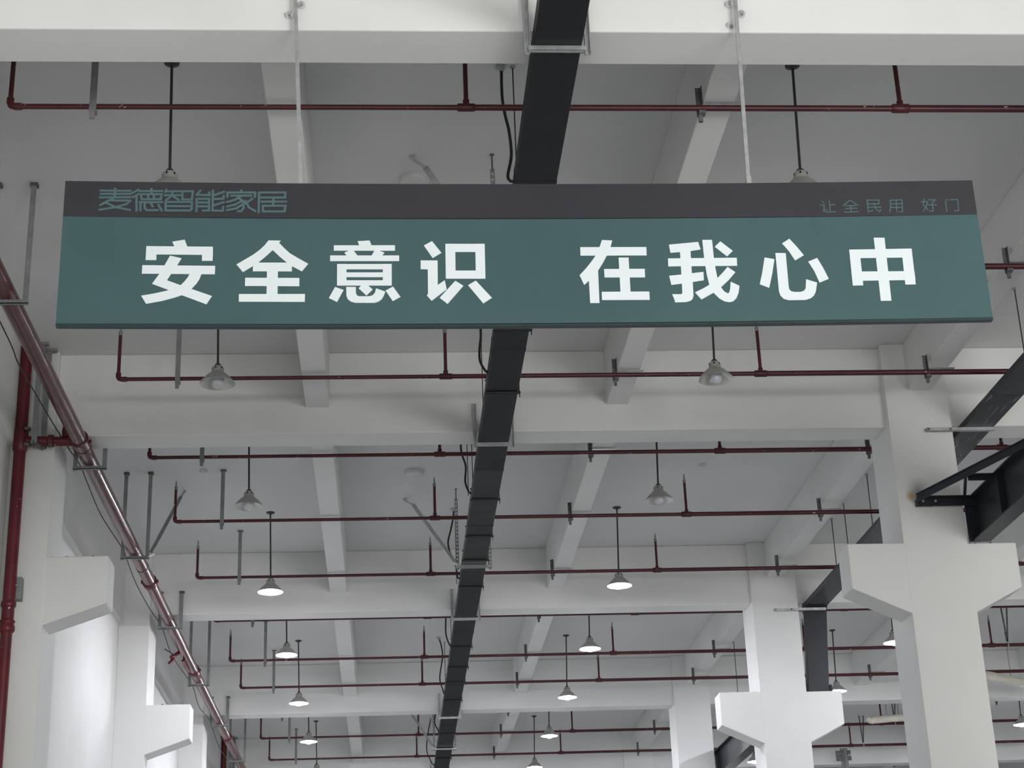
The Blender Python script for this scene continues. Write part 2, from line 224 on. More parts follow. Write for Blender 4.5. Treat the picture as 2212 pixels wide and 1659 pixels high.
# ------------------------------------------------------------------ mesh helpers
class MB:
    """collects shapes; heights are given from the lens, EYE is added when the mesh is built"""
    def __init__(self): self.v = []; self.f = []
    def add(self, vs, fs):
        n = len(self.v); self.v += [tuple(p) for p in vs]; self.f += [tuple(i+n for i in q) for q in fs]; return self
    def box(self, x0, x1, y0, y1, z0, z1):
        return self.add([(x0,y0,z0),(x1,y0,z0),(x1,y1,z0),(x0,y1,z0),(x0,y0,z1),(x1,y0,z1),(x1,y1,z1),(x0,y1,z1)],
                        [(3,2,1,0),(4,5,6,7),(0,1,5,4),(1,2,6,5),(2,3,7,6),(3,0,4,7)])
    def prism(self, pts, axis, a0, a1):
        """polygon pts (two coordinates) extruded along axis from a0 to a1"""
        n = len(pts)
        def p3(p, a):
            return {'x': (a, p[0], p[1]), 'y': (p[0], a, p[1]), 'z': (p[0], p[1], a)}[axis]
        vs = [p3(p, a0) for p in pts]+[p3(p, a1) for p in pts]
        fs = [tuple(range(n)), tuple(range(2*n-1, n-1, -1))]+[(i, i+n, (i+1) % n+n, (i+1) % n) for i in range(n)]
        return self.add(vs, fs)
    def beam(self, a, b, w, h, up=(0,0,1)):
        """rectangular bar from a to b"""
        a, b = Vector(a), Vector(b); d = (b-a).normalized(); s = d.cross(Vector(up)).normalized(); t = s.cross(d)
        s *= w/2; t *= h/2
        vs = [a-s-t, a+s-t, a+s+t, a-s+t, b-s-t, b+s-t, b+s+t, b-s+t]
        return self.add(vs, [(3,2,1,0),(4,5,6,7),(0,1,5,4),(1,2,6,5),(2,3,7,6),(3,0,4,7)])
    def tube(self, pts, r, seg=10, caps=True):
        pts = [Vector(p) for p in pts]; n = len(pts)
        rs = r if isinstance(r, (list, tuple)) else [r]*n
        ref = None; rings = []
        for i, p in enumerate(pts):
            d = (pts[min(i+1, n-1)]-pts[max(i-1, 0)])
            d = d.normalized() if d.length > 1e-9 else Vector((0,0,1))
            if ref is None: ref = d.orthogonal().normalized()
            ref = (ref-d*ref.dot(d)); ref = ref.normalized() if ref.length > 1e-6 else d.orthogonal().normalized()
            s = d.cross(ref)
            rings.append([p+(ref*math.cos(2*math.pi*k/seg)+s*math.sin(2*math.pi*k/seg))*rs[i] for k in range(seg)])
        vs = [q for ring in rings for q in ring]; fs = []
        for i in range(n-1):
            for k in range(seg):
                a = i*seg+k; b2 = i*seg+(k+1) % seg
                fs.append((a, b2, b2+seg, a+seg))
        if caps: fs += [tuple(range(seg-1, -1, -1)), tuple((n-1)*seg+k for k in range(seg))]
        return self.add(vs, fs)
    def lathe(self, prof, cx, cy, seg=20, closed=False):
        """profile of (radius, z) spun about the upright axis through cx, cy"""
        n = len(prof); vs = []; fs = []
        for r, z in prof:
            for k in range(seg):
                a = 2*math.pi*k/seg; vs.append((cx+r*math.cos(a), cy+r*math.sin(a), z))
        for i in range(n-1 if not closed else n):
            j = (i+1) % n
            for k in range(seg):
                k2 = (k+1) % seg
                fs.append((i*seg+k, i*seg+k2, j*seg+k2, j*seg+k))
        return self.add(vs, fs)
    def angle_upright(self, x, y, z0, z1, w=0.05, t=0.006, fy=1):
        """L-section upright: one leg across the view, one leg along the hall"""
        self.box(x-w/2, x+w/2, y-t/2, y+t/2, z0, z1)
        return self.box(x-w/2, x-w/2+t, min(y, y+fy*w), max(y, y+fy*w), z0, z1)
    def mesh(self, name, mat, smooth=False, lift=True):
        me = bpy.data.meshes.new(name)
        e = EYE if lift else 0.0
        me.from_pydata([(x, y, z+e) for x, y, z in self.v], [], self.f)
        me.materials.append(mat)
        if smooth:
            for p in me.polygons: p.use_smooth = True
            try: me.set_sharp_from_angle(angle=math.radians(42))
            except Exception: pass
        me.update()
        return me
    def build(self, name, mat, parent=None, smooth=False):
        me = self.mesh(name, M[mat] if isinstance(mat, str) else mat, smooth)
        o = bpy.data.objects.new(name, me); COL.objects.link(o)
        if parent is not None:
            o.parent = parent; o.matrix_parent_inverse = world_of(parent).inverted()
        return o

def world_of(o):
    mw = Matrix.Translation(o.location)
    return world_of(o.parent) @ o.matrix_parent_inverse @ mw if o.parent else mw

def thing(name, loc, label, cat, group=None, kind=None):
    o = bpy.data.objects.new(name, None); o.empty_display_size = 0.1
    o.location = (loc[0], loc[1], loc[2]+EYE); COL.objects.link(o)
    return tag(o, label, cat, group, kind)

def tag(o, label, cat=None, group=None, kind=None):
    o['label'] = label
    if cat: o['category'] = cat
    if group: o['group'] = group
    if kind: o['kind'] = kind
    return o

def bevel(o, w=0.008, seg=2):
    md = o.modifiers.new('edge', 'BEVEL'); md.width = w; md.segments = seg; md.limit_method = 'ANGLE'
    return o

ORD = ['first', 'second', 'third', 'fourth', 'fifth', 'sixth', 'seventh', 'eighth', 'ninth', 'tenth', 'eleventh', 'twelfth', 'thirteenth']

# ------------------------------------------------------------------ the setting
XL, XR, YB, YE = -4.08, 16.6, -8.0, 54.0          # left wall, right wall, wall behind the lens, far wall
ZC, ZB, ZF = 7.57, 6.60, -EYE                     # ceiling, cross-beam soffit, floor (from the lens)
BAY, Y0 = 8.0, 10.08
BW = 0.42                                         # cross-beam width
tag(MB().box(XL-0.3, XR+0.3, YB-0.3, YE+0.3, ZF-0.2, ZF).build('floor', 'floor'), 'grey factory floor below the frame', 'floor', kind='structure')
tag(MB().box(XL-0.3, XR+0.3, YB-0.3, YE+0.3, ZC, ZC+0.2).build('ceiling', 'ceiling'), 'grey white concrete ceiling slab above the beams and pipes', 'ceiling', kind='structure')
tag(MB().box(XL-0.3, XL, YB, YE, ZF, ZC).box(XL, XL+0.07, YB, YE, 6.45, ZC).build('wall_left', 'paint'), 'white wall behind the left row of pillars', 'wall', kind='structure')
tag(MB().box(XR, XR+0.3, YB, YE, ZF, ZC).build('wall_right', 'paint'), 'white wall closing the right side of the hall', 'wall', kind='structure')
tag(MB().box(XL, XR, YE, YE+0.3, ZF, ZC).build('wall_front', 'paint'), 'white wall at the far end of the hall', 'wall', kind='structure')
wb = MB()                                         # wall behind the photographer, with a loading door and a window
wb.box(XL, -2.2, YB-0.3, YB, ZF, ZC).box(-2.2, 3.2, YB-0.3, YB, ZF, 0.0).box(-2.2, 3.2, YB-0.3, YB, 3.3, ZC)
wb.box(3.2, 5.3, YB-0.3, YB, ZF, ZC).box(5.3, 14.7, YB-0.3, YB, 3.9, ZC).box(14.7, XR, YB-0.3, YB, ZF, ZC)
tag(wb.build('wall_back', 'paint'), 'white wall behind the camera with an open loading door', 'wall', kind='structure')

beam_label = {-1: 'white concrete cross beam overhead just behind the camera', 0: 'nearest white concrete cross beam, running above the green sign', 1: 'white cross beam below the sign at the nearest right column',
              2: 'third white cross beam, at the second right column', 3: 'fourth white cross beam, at the third right column', 4: 'farthest visible white cross beam beyond the third column', 5: 'last white cross beam near the far wall'}
for k in range(-1, 6):
    y = Y0+BAY*k
    o = MB().box(XL, XR, y, y+BW, ZB, ZC).build('ceiling_cross_beam', 'paint')
    tag(bevel(o, 0.012), beam_label[k], 'beam', 'concrete cross beams', 'structure')

for x0, x1, zb, lab in ((-0.90, -0.64, 6.91, 'slim concrete joist left of the charcoal duct'), (2.47, 2.72, 6.91, 'slim concrete joist right of the charcoal duct'),
                        (5.917, 6.179, 6.997, 'concrete joist running along the right row of columns'), (9.36, 9.62, 6.91, 'slim concrete joist in the right aisle nearest the columns'), (12.8, 13.06, 6.91, 'outermost slim concrete joist in the right aisle')):
    o = MB().box(x0, x1, YB, YE, zb, ZC).build('ceiling_joist', 'paint')
    tag(bevel(o, 0.01), lab, 'beam', 'slim joists along the hall', 'structure')

def corbel(parent, xi, xo, y0, y1, zt, zo, zi, name='corbel'):
    o = bevel(MB().prism([(xi, zt), (xo, zt), (xo, zo), (xi, zi)], 'y', y0, y1).build(name, 'paint', parent), 0.012)
    lo, hi = min(xi, xo), max(xi, xo)
    c = MB()
    for _ in range(5):
        w = random.uniform(0.012, 0.05); x = random.uniform(lo+0.04, hi-0.1); h = random.uniform(0.003, 0.016); y = y0+random.uniform(0.004, 0.05)
        c.prism([(x, zt-0.002), (x+w, zt-0.002), (x+w*0.8, zt+h*0.7), (x+w*0.3, zt+h)], 'y', y, y+random.uniform(0.02, 0.05))
    c.build('mortar_crumbs', 'rubble', o)
    return o
for k in range(-1, 6):
    y = Y0+BAY*k
    pos = ['overhead behind the camera', 'beside the camera', 'beside the vertical red riser', 'with the second corbel from the camera', 'with the third corbel from the camera', 'far down the left wall', 'in the far left corner'][k+1]
    t = thing('wall_pillar', (-3.85, y+0.28, ZF), 'white concrete wall pillar '+pos, 'pillar', 'left wall pillars', 'structure')
    bevel(MB().box(XL, -3.618, y-0.10, y+0.68, ZF, ZC-0.001).build('shaft', 'paint', t), 0.007)
    corbel(t, -3.64, -2.965, y-0.097, y+0.34, 5.21, 4.695, 4.46)
for k in range(0, 6):
    y = Y0+BAY*k
    pos = ['level with the green sign, outside the frame', 'nearest in view, rust stained under a dark steel bar', 'second in view, carrying the foot of a dark drop duct', 'third in view, behind the second', 'fourth from the sign along the right row', 'last in the right row'][k]
    t = thing('concrete_column', (6.01, y+0.25, ZF), 'white concrete column '+pos, 'column', 'right row of columns', 'structure')
    bevel(MB().box(5.65, 6.37, y-0.13, y+0.65, ZF, ZC-0.001).build('shaft', 'paint_stained' if k == 1 else 'paint', t), 0.007)
    corbel(t, 5.67, 5.02, y-0.127, y+0.30, 5.20, 4.70, 4.40)
    corbel(t, 6.35, 6.91, y-0.127, y+0.30, 5.185, 4.68, 4.40)

# ------------------------------------------------------------------ the sign
SX0, SX1, SYF = -2.045, 3.909, 9.98
def sag(x): return -0.026*(1-((x-(SX0+SX1)/2)/((SX1-SX0)/2))**2)
def sign_strip(z0, z1, y0, y1, n=24):
    mb = MB(); vs = []
    for i in range(n+1):
        x = SX0+(SX1-SX0)*i/n; s = sag(x)
        vs += [(x, y0, z0+s*0.8), (x, y0, z1+s), (x, y1, z1+s), (x, y1, z0+s*0.8)]
    fs = [(0, 1, 2, 3), tuple(4*n+j for j in (3, 2, 1, 0))]
    for i in range(n):
        for j in range(4):
            fs.append((4*i+j, 4*(i+1)+j, 4*(i+1)+(j+1) % 4, 4*i+(j+1) % 4))
    return mb.add(vs, fs)
sign = thing('hanging_sign', (0.93, SYF, 4.37), 'long green hanging sign with charcoal top band and white Chinese lettering', 'sign')
tag(sign_strip(4.392, 5.134, SYF, SYF+0.035).build('green_panel', 'sign_green', sign), 'green main panel')
tag(sign_strip(5.134, 5.390, SYF, SYF+0.035).build('top_band', 'sign_dark', sign), 'charcoal top band')
sign_strip(4.372, 4.390, SYF-0.004, SYF+0.04).build('bottom_rail', 'sign_rail', sign)
def stroke_quads(mb, pts, w, nq):
    for i in range(len(pts)-1):
        a, b2 = Vector(pts[i]), Vector(pts[i+1]); d = (b2-a).normalized(); nn = Vector((-d.y, d.x))*w/2; e = d*w*0.42
        q = [a-e+nn, a-e-nn, b2+e-nn, b2+e+nn]
        mb.prism([(p.x, p.y) for p in q], 'y', SYF-0.0010-0.0002*nq, SYF-0.0003); nq += 1
    return nq
for ch, mean in zip(BIG_CHARACTERS, ('first', 'second', 'third', 'fourth', 'fifth', 'sixth', 'seventh', 'eighth')):
    mb = MB()
    for j, poly in enumerate(ch): mb.prism(poly, 'y', SYF-0.0030-0.0003*j, SYF-0.0005)
    tag(mb.build('white_character', 'letter', sign), 'white character, '+mean+' from the left')
for ch in LOGO_CHARACTERS:
    mb = MB(); nq = 0
    for pl in ch: nq = stroke_quads(mb, pl, 0.0152, nq)
    mb.build('teal_logo_character', 'letter_teal', sign)
for ch in MOTTO_CHARACTERS:
    mb = MB(); nq = 0
    for pl in ch: nq = stroke_quads(mb, pl, 0.0068, nq)
    mb.build('teal_motto_character', 'letter_teal', sign)
for xt, xb, ztop, bolts in ((-0.612, -0.543, 7.25, ((0.038, 6.79), (-0.045, 6.71), (-0.04, 6.98))), (2.448, 2.403, 7.25, ((-0.035, 6.82), (0.047, 6.74), (-0.032, 6.65)))):
    rod = MB().beam((xt, 10.03, ztop), (xb, 10.005, 5.40), 0.026, 0.014, up=(0, 1, 0)).build('hanger_rod', 'galv', sign)
    MB().box(xb-0.016, xb+0.016, 9.985, 10.02, 5.36, 5.425).build('hook_plate', 'chrome', rod)
    for dx, z in bolts:
        x = xt+(xb-xt)*(ztop-z)/(ztop-5.4)+dx
        MB().tube([(x, 10.085, z), (x, 10.05, z), (x, 10.035, z)], [0.026, 0.024, 0.012], 10).build('anchor_bolt', 'chrome', rod, True)

# ------------------------------------------------------------------ sprinkler pipes
PIPE_Y = [11.53, 14.40, 17.06, 19.56, 22.13, 24.93, 27.55, 30.48, 32.80, 35.60, 38.15, 40.95, 43.60]
PIPE_LABEL = ['red sprinkler pipe running just above the green sign', 'red sprinkler pipe mostly hidden behind the green sign', 'red sprinkler pipe just below the sign, in front of the first cross beam below it',
  'first red sprinkler pipe beyond the cross beam at the nearest column', 'second red sprinkler pipe beyond the cross beam at the nearest column', 'red sprinkler pipe in front of the beam at the second column',
  'red sprinkler pipe lined up with the soffit of the third cross beam', 'middle red sprinkler pipe of the bay behind the second column', 'red sprinkler pipe in front of the fourth cross beam',
  'red sprinkler pipe mostly hidden behind the fourth cross beam', 'middle red sprinkler pipe of the bay behind the third column', 'farthest red sprinkler pipe clearly in view near the bottom edge', 'red sprinkler pipe beyond the fifth cross beam']
NIP_X = [-2.81, 0.63, 4.03, 7.53, 11.0, 14.4]
PZ = 6.86
def head_mesh():
    return MB().lathe([(0.0, 0.0), (0.020, 0.0), (0.022, 0.045), (0.011, 0.05), (0.010, 0.085), (0.015, 0.09), (0.007, 0.10), (0.006, 0.118), (0.013, 0.121), (0.013, 0.125), (0.0, 0.125)], 0, 0, 10).mesh('sprinkler_head', M['angle'], True, False)
HEAD = head_mesh()
for i, y in enumerate(PIPE_Y):
    t = thing('sprinkler_pipe', (6.9, y, PZ), PIPE_LABEL[i], 'pipe', 'red sprinkler pipes across the hall')
    segs = [(-2.76, 0.63, 0.0215), (0.63, 4.03, 0.025), (4.03, 9.2, 0.030), (9.2, XR-0.02, 0.032)]
    for x0, x1, r in segs:
        MB().tube([(x0, y, PZ), (x1, y, PZ)], r, 12).build('pipe_run', 'red', t, True)
    MB().tube([(-2.81, y, PZ+0.07), (-2.81, y, PZ+0.03), (-2.80, y, PZ+0.008), (-2.77, y, PZ), (-2.72, y, PZ)], [0.028, 0.028, 0.027, 0.028, 0.028], 12).build('elbow', 'red', t, True)
    ztop = 7.36 if i < 3 else 7.30
    for j, x in enumerate(NIP_X):
        r = [0.0215, 0.025, 0.030, 0.030, 0.032, 0.032][j]
        np_ = MB().tube([(x, y, PZ), (x, y, ztop)], 0.0185, 10).build('riser_nipple', 'red', t, True)
        h = bpy.data.objects.new('sprinkler_head', HEAD); COL.objects.link(h); h.parent = np_
        h.location = (x, y, ztop+EYE)
        if j:
            MB().tube([(x-0.07, y, PZ), (x-0.06, y, PZ), (x+0.06, y, PZ), (x+0.07, y, PZ)], [r+0.002, r+0.008, r+0.008, r+0.002], 12).tube([(x, y, PZ), (x, y, PZ+0.065)], 0.026, 10).build('tee_fitting', 'red', t, True)
    # long angle-iron hanger at the left, short brackets on the joists
    hz = MB().angle_upright(-2.19, y-0.034, 6.79, ZC-0.001, 0.052)
    ho = hz.build('hanger', 'angle', t)
    MB().box(-2.215, -2.165, y-0.045, y+0.03, 6.80, 6.835).box(-2.21, -2.172, y-0.05, y-0.03, 6.735, 6.81).build('clamp', 'angle', ho)
    MB().box(-2.23, -2.15, y-0.04, y+0.03, ZC-0.012, ZC).build('ceiling_foot', 'bracket', ho)
    for xb, zt in ((2.452, 7.06), (5.868, 7.07), (9.342, 7.06), (12.782, 7.06)):
        bo = MB().box(xb-0.028, xb+0.018, y+0.034, y+0.040, 6.80, zt).box(xb+0.012, xb+0.018, y+0.0, y+0.04, 6.90, zt).build('bracket', 'bracket', t)
        MB().box(xb-0.022, xb+0.03, y-0.03, y+0.036, 6.80, 6.828).box(xb-0.022, xb+0.008, y-0.01, y+0.02, 6.74, 6.81).build('clamp', 'bracket', bo)
        MB().box(xb+0.02, xb+0.022+0.28, y-0.02, y+0.02, 6.90, 6.909).build('bracket_arm', 'galv', bo)
    if i >= 6:
        xv = 11.30
        vo = MB().beam((xv-0.035, y, ZC), (xv, y, 6.92), 0.03, 0.006, up=(0, 1, 0)).beam((xv+0.075, y, ZC), (xv+0.005, y, 6.92), 0.03, 0.006, up=(0, 1, 0)).build('v_hanger', 'bracket', t)
        MB().tube([(xv-0.01, y, PZ), (xv+0.01, y, PZ)], 0.041, 12).build('pipe_ring', 'galv', vo, True)

# ------------------------------------------------------------------ centre duct
DX0, DX1, DZ0, DZ1 = 1.02, 1.350, 6.46, 6.585
duct = thing('cable_duct', (1.185, 20, DZ0), 'long charcoal cable duct running down the middle of the ceiling', 'duct')
cuts = [YB+0.02, -4, 0, 4, 8, 12, 15.4, 19.0, 21.2, 23.4, 27.0, 31.0, 35.0, 39.0, 43.0, 47.0, YE-0.02]
for a, b2 in zip(cuts, cuts[1:]):
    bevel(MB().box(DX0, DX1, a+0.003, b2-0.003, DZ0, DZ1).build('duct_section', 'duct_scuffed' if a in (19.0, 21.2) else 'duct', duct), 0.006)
    if a > YB+1: MB().box(DX0-0.002, DX1+0.002, a-0.03, a+0.03, DZ0-0.002, DZ1+0.002).build('joint_sleeve', 'duct', duct)
for y in (14.886, 16.505, 20.09, 21.65, 22.79, 24.19, 27.98, 29.54, 30.76, 32.39, 35.85, 37.55, 38.85, 40.5):
    s = MB()
    for dy in (-0.017, 0.017):
        s.tube([(DX0-0.016, y+dy, DZ0-0.009), (DX1+0.024, y+dy, DZ0-0.009)], 0.009, 8)
        s.tube([(DX0-0.012, y+dy, DZ1+0.005), (DX1+0.020, y+dy, DZ1+0.005)], 0.005, 6)
    s.box(DX1+0.006, DX1+0.016, y-0.022, y+0.022, DZ0-0.012, DZ1+0.006)
    s.tube([(DX1+0.014, y, DZ0-0.01), (DX1+0.016, y+0.004, DZ0-0.06)], 0.005, 6)
    s.build('tie_strap', 'black', duct)
    
def slotted(mb, x, y, z0, z1, w=0.042):
    """perforated channel upright: two flanges with a ladder of webs between them"""
    mb.box(x-w/2, x-w/2+0.012, y, y+0.02, z0, z1).box(x+w/2-0.012, x+w/2, y, y+0.02, z0, z1)
    z = z0
    while z < z1-0.03:
        mb.box(x-w/2+0.012, x+w/2-0.012, y+0.004, y+0.02, z, z+0.025); z += 0.055
    return mb
for k in range(0, 5):
    y = Y0+BAY*k-0.025
    lab = ['galvanised duct hanger on the cross beam above the sign', 'galvanised duct hanger on the beam at the nearest column', 'galvanised duct hanger on the beam at the second column', 'galvanised duct hanger on the fourth cross beam', 'galvanised duct hanger on the fifth cross beam'][k]
    t = thing('duct_hanger', (1.185, y, 6.42), lab, 'hanger', 'duct hangers on the cross beams')
    MB().box(0.985, 1.385, y-0.02, y+0.02, 6.424, 6.430).box(0.985, 1.385, y-0.021, y-0.015, 6.424, 6.458).box(0.985, 1.385, y+0.015, y+0.021, 6.424, 6.458).build('strut', 'galv', t)
    for x in (0.978, 1.392):
        MB().box(x-0.02, x+0.02, y+0.013, y+0.021, 6.41, 6.93).box(x-0.02, x-0.014, y-0.02, y+0.021, 6.41, 6.93).box(x+0.014, x+0.02, y-0.02, y+0.021, 6.41, 6.93).build('upright', 'galv', t)
for y, bt, lab in ((13.52, 0.03, 'trapeze duct hanger with diagonal brace above the green sign'), (23.05, 0.42, 'trapeze duct hanger with slotted uprights and long diagonal brace in mid bay'), (37.55, 0.38, 'far trapeze duct hanger with brace beyond the fourth cross beam')):
    t = thing('braced_duct_hanger', (1.185, y, 6.38), lab, 'hanger', 'braced duct hangers')
    MB().box(0.925, 1.43, y-0.02, y+0.02, 6.418, 6.424).box(0.925, 1.43, y-0.021, y-0.015, 6.418, 6.457).box(0.925, 1.43, y+0.015, y+0.021, 6.418, 6.457).build('strut', 'chrome', t)
    slotted(MB(), 0.955, y, 6.40, 7.42).build('upright', 'angle', t)
    slotted(MB(), 1.405, y, 6.40, 7.42).build('upright', 'angle', t)
    for x in (0.955, 1.405):
        MB().tube([(x, y+0.01, 7.40), (x, y+0.01, 7.55), (x, y+0.01, 7.565)], [0.008, 0.008, 0.022], 8).build('anchor_stud', 'bracket', t)
    br = MB().beam((0.36, y+bt*0.8, 7.45), (0.93, y+0.02, 6.50), 0.05, 0.022, up=(0, 1, 0)).build('brace', 'galv', t)
    MB().beam((0.36, y+bt*0.8, 7.45), (0.27, y+bt*0.95, 7.52), 0.03, 0.008, up=(0, 1, 0)).beam((0.27, y+bt*0.95, 7.52), (0.23, y+bt, 7.568), 0.04, 0.02, up=(0, 1, 0)).build('brace_hinge', 'chrome', br)
    MB().tube([(0.90, y+0.0, 6.50), (0.97, y+0.0, 6.46)], 0.022, 8).build('brace_shoe', 'chrome', br)
for (x, y, zb, lab) in ((1.046, 12.071, 6.56, 'thin black drop rod beside the duct above the sign'), (1.06, 17.75, 6.56, 'thin drop rod beside the duct just below the sign'), (1.10, 21.19, 6.57, 'thin drop rod touching the left of the duct past the nearest column beam'), (0.995, 20.3, 6.57, 'thin drop rod left of the duct beside the looped cable'),
                        (0.99, 24.4, 6.56, 'thin drop rod left of the slotted hanger uprights'), (1.055, 32.37, 6.56, 'thin drop rod left of the duct in front of the fourth beam'), (1.04, 28.4, 6.56, 'thin drop rod left of the duct behind the third beam')):
    t = thing('drop_rod', (x, y, zb), lab, 'rod', 'thin drop rods for the duct')
    MB().tube([(x, y, zb), (x, y, ZC)], 0.0055, 6).build('rod', 'stem', t)
    MB().tube([(x, y, ZC-0.02), (x, y, ZC)], 0.02, 8).build('ceiling_anchor', 'galv', t)
cable_pos = ['above the green sign', 'just below the green sign', 'past the beam at the nearest column', 'looping beside the slotted hanger', 'past the third cross beam', 'in front of the fourth cross beam', 'past the fourth cross beam', 'near the bottom edge of the picture']
def smooth_path(pts, n=6):
    P = [Vector(p) for p in pts]; out = []
    for i in range(len(P)-1):
        p0, p1, p2, p3 = P[max(i-1, 0)], P[i], P[i+1], P[min(i+2, len(P)-1)]
        for j in range(n):
            s = j/n
            out.append(0.5*((2*p1)+(p2-p0)*s+(2*p0-5*p1+4*p2-p3)*s*s+(3*p1-p0-3*p2+p3)*s**3))
    return out+[P[-1]]
for i, pts in enumerate(DROP_CABLES):
    pts = [list(p) for p in pts]
    if pts[0][2] < 7.4: pts = [[pts[0][0], pts[0][1], 7.56]]+pts
    else: pts[0][2] = 7.565
    pts = [[min(q[0], DX0-0.012), q[1], q[2]] for q in pts]
    pts.append([DX0-0.001, pts[-1][1], DZ0+0.05])
    t = thing('drop_cable', (pts[0][0], pts[0][1], 6.5), 'black power cable dropping from ceiling to duct '+cable_pos[i], 'cable', 'black cables between ceiling and duct')
    MB().tube(smooth_path(pts), 0.0125, 8).build('cable', 'black', t, True)
    x, y = pts[0][0], pts[0][1]
    MB().box(x-0.045, x+0.03, y-0.03, y+0.03, ZC-0.022, ZC).tube([(x, y, ZC-0.05), (x, y, ZC-0.02)], 0.02, 8).build('cable_gland', 'galv', t)

# ------------------------------------------------------------------ pendant lamps
def lamp(x, y, lit, label):
    t = thing('pendant_lamp', (x, y, 6.37), label, 'lamp', 'round pendant lamps in rows')
    dx = 0.02 if x < 0 else -0.03
    MB().lathe([(0.0, ZC), (0.062, ZC), (0.060, ZC-0.012), (0.03, ZC-0.024), (0.012, ZC-0.036), (0, ZC-0.036)], x, y, 14).build('ceiling_rose', 'stem', t, True)
    MB().tube([(x, y, ZC-0.02), (x+dx, y, 6.585)], 0.0115, 8).build('stem', 'stem', t, True)
    x += dx
    nk = MB().lathe([(0.0, 6.585), (0.030, 6.582), (0.046, 6.574), (0.056, 6.560), (0.060, 6.540), (0.062, 6.518), (0.066, 6.508)], x, y, 18).build('neck', 'shade', t, True)
    MB().lathe([(0.0, 6.604), (0.020, 6.604), (0.029, 6.596), (0.033, 6.580), (0.032, 6.574)], x, y, 14).build('cable_grip', 'stem', nk, True)
    for k in range(6):
        a = 2*math.pi*(k+0.25)/6; c, s = math.cos(a), math.sin(a)
        vent = MB(); ring = []
        for j in range(10):
            u = 2*math.pi*j/10; ring.append((math.cos(u)*0.008, 6.548+math.sin(u)*0.013))
        vs = [(x+c*0.0605-s*p, y+s*0.0605+c*p, z) for p, z in ring]
        vent.add(vs, [tuple(range(10))]); vent.build('vent_hole', 'black', nk)
    sh = MB().lathe([(0.064, 6.510), (0.078, 6.498), (0.105, 6.475), (0.138, 6.440), (0.162, 6.412), (0.175, 6.392), (0.179, 6.388), (0.176, 6.385),
                     (0.171, 6.392), (0.158, 6.410), (0.134, 6.436), (0.101, 6.470), (0.074, 6.492), (0.060, 6.502)], x, y, 28, True).build('shade', 'reflector', t, True)
    sh.data.materials.append(M['shade'])
    for p in sh.data.polygons:
        if p.index < 6*28: p.material_index = 1
    MB().lathe([(0.0, 6.515), (0.040, 6.515), (0.044, 6.480), (0.060, 6.472)], x, y, 16).build('bulb_base', 'black', t, True)
    prof = [(0.059, 6.474), (0.065, 6.455), (0.067, 6.425), (0.065, 6.395), (0.057, 6.367), (0.038, 6.351), (0.018, 6.345), (0.0, 6.344)]
    MB().lathe(prof, x, y, 14).build('bulb', 'bulb_lit' if lit else 'bulb_off', t, True)
    return t
left_words = ['with its shade hidden behind the sign', 'hanging just below the sign', 'beyond the beam at the nearest column', 'in front of the third beam', 'behind the third beam', 'in front of the fourth beam', 'behind the fourth beam', 'at the bottom edge']
for i in range(8):
    y = 12.04+4*i-0.01*(i > 0); lit = i >= 3
    st = 'glowing' if lit else 'unlit'
    lamp(-1.69, y, lit, st+' pendant lamp left of the duct, '+left_words[i])
    lamp(3.35, y, lit, st+' pendant lamp right of the duct, '+left_words[i].replace('its shade hidden behind', 'its shade peeping over'))
for i in range(3, 8):
    y = 12.04+4*i
    if i != 6: lamp(8.48, y, True, 'glowing pendant lamp in the right aisle, '+left_words[i])
    if i in (6, 7): lamp(13.45, y, True, 'glowing pendant lamp in the outermost right row, '+left_words[i])

# ------------------------------------------------------------------ main red pipe along the left wall
MX, MZ, MR = -3.33, 6.49, 0.085
mp = thing('main_fire_pipe', (MX, 22, MZ-MR), 'thick glossy red fire main running along the left wall', 'pipe')
joints = [YB+0.05, -2.0, 4.0, 10.5, 17.97, 23.75, 29.50, 35.80, 42.0, 48.0, YE-0.05]
for a, b2 in zip(joints, joints[1:]):
    MB().tube([(MX, a, MZ), (MX, b2, MZ)], MR, 24).build('pipe_length', 'red_main', mp, True)
for y in joints[1:-1]:
    L = 0.13 if abs(y-17.97) > 0.1 else 0.26
    c = MB().tube([(MX, y-L/2, MZ), (MX, y-L/2+0.01, MZ), (MX, y-L/2+0.035, MZ), (MX, y-L/2+0.04, MZ), (MX, y+L/2-0.04, MZ), (MX, y+L/2-0.035, MZ), (MX, y+L/2-0.01, MZ), (MX, y+L/2, MZ)], [MR+0.004, MR+0.020, MR+0.020, MR+0.013, MR+0.013, MR+0.020, MR+0.020, MR+0.004], 24).build('grooved_coupling', 'red_main', mp, True)
    for s in (-1, 1):
        MB().box(MX+s*(MR+0.012)-0.022, MX+s*(MR+0.012)+0.022, y-0.03, y+0.03, MZ-0.022, MZ+0.022).build('bolt_lug', 'red_main', c)
MB().tube([(MX, 22.93, MZ), (MX, 22.96, MZ)], MR+0.004, 24).build('black_band', 'black', mp, True)
MB().tube([(MX, 36.05, MZ), (MX, 36.08, MZ)], MR+0.004, 24).build('black_band', 'black', mp, True)
for y0, y1, a0, a1 in ((13.72, 13.86, 200, 232), (13.88, 14.0, 208, 250)):       # flaked white arrow stencilled on the pipe
    mb = MB(); n = 5; vs = []
    for i in range(n+1):
        a = math.radians(a0+(a1-a0)*i/n); w = 0.5+0.5*abs(math.sin(i*2.1))
        for yy in (y0, y0+(y1-y0)*w):
            vs.append((MX+math.cos(a)*(MR+0.0012), yy, MZ+math.sin(a)*(MR+0.0012)))
    mb.add(vs, [(2*i, 2*i+1, 2*i+3, 2*i+2) for i in range(n)]).build('stencil_mark', 'plastic', mp)
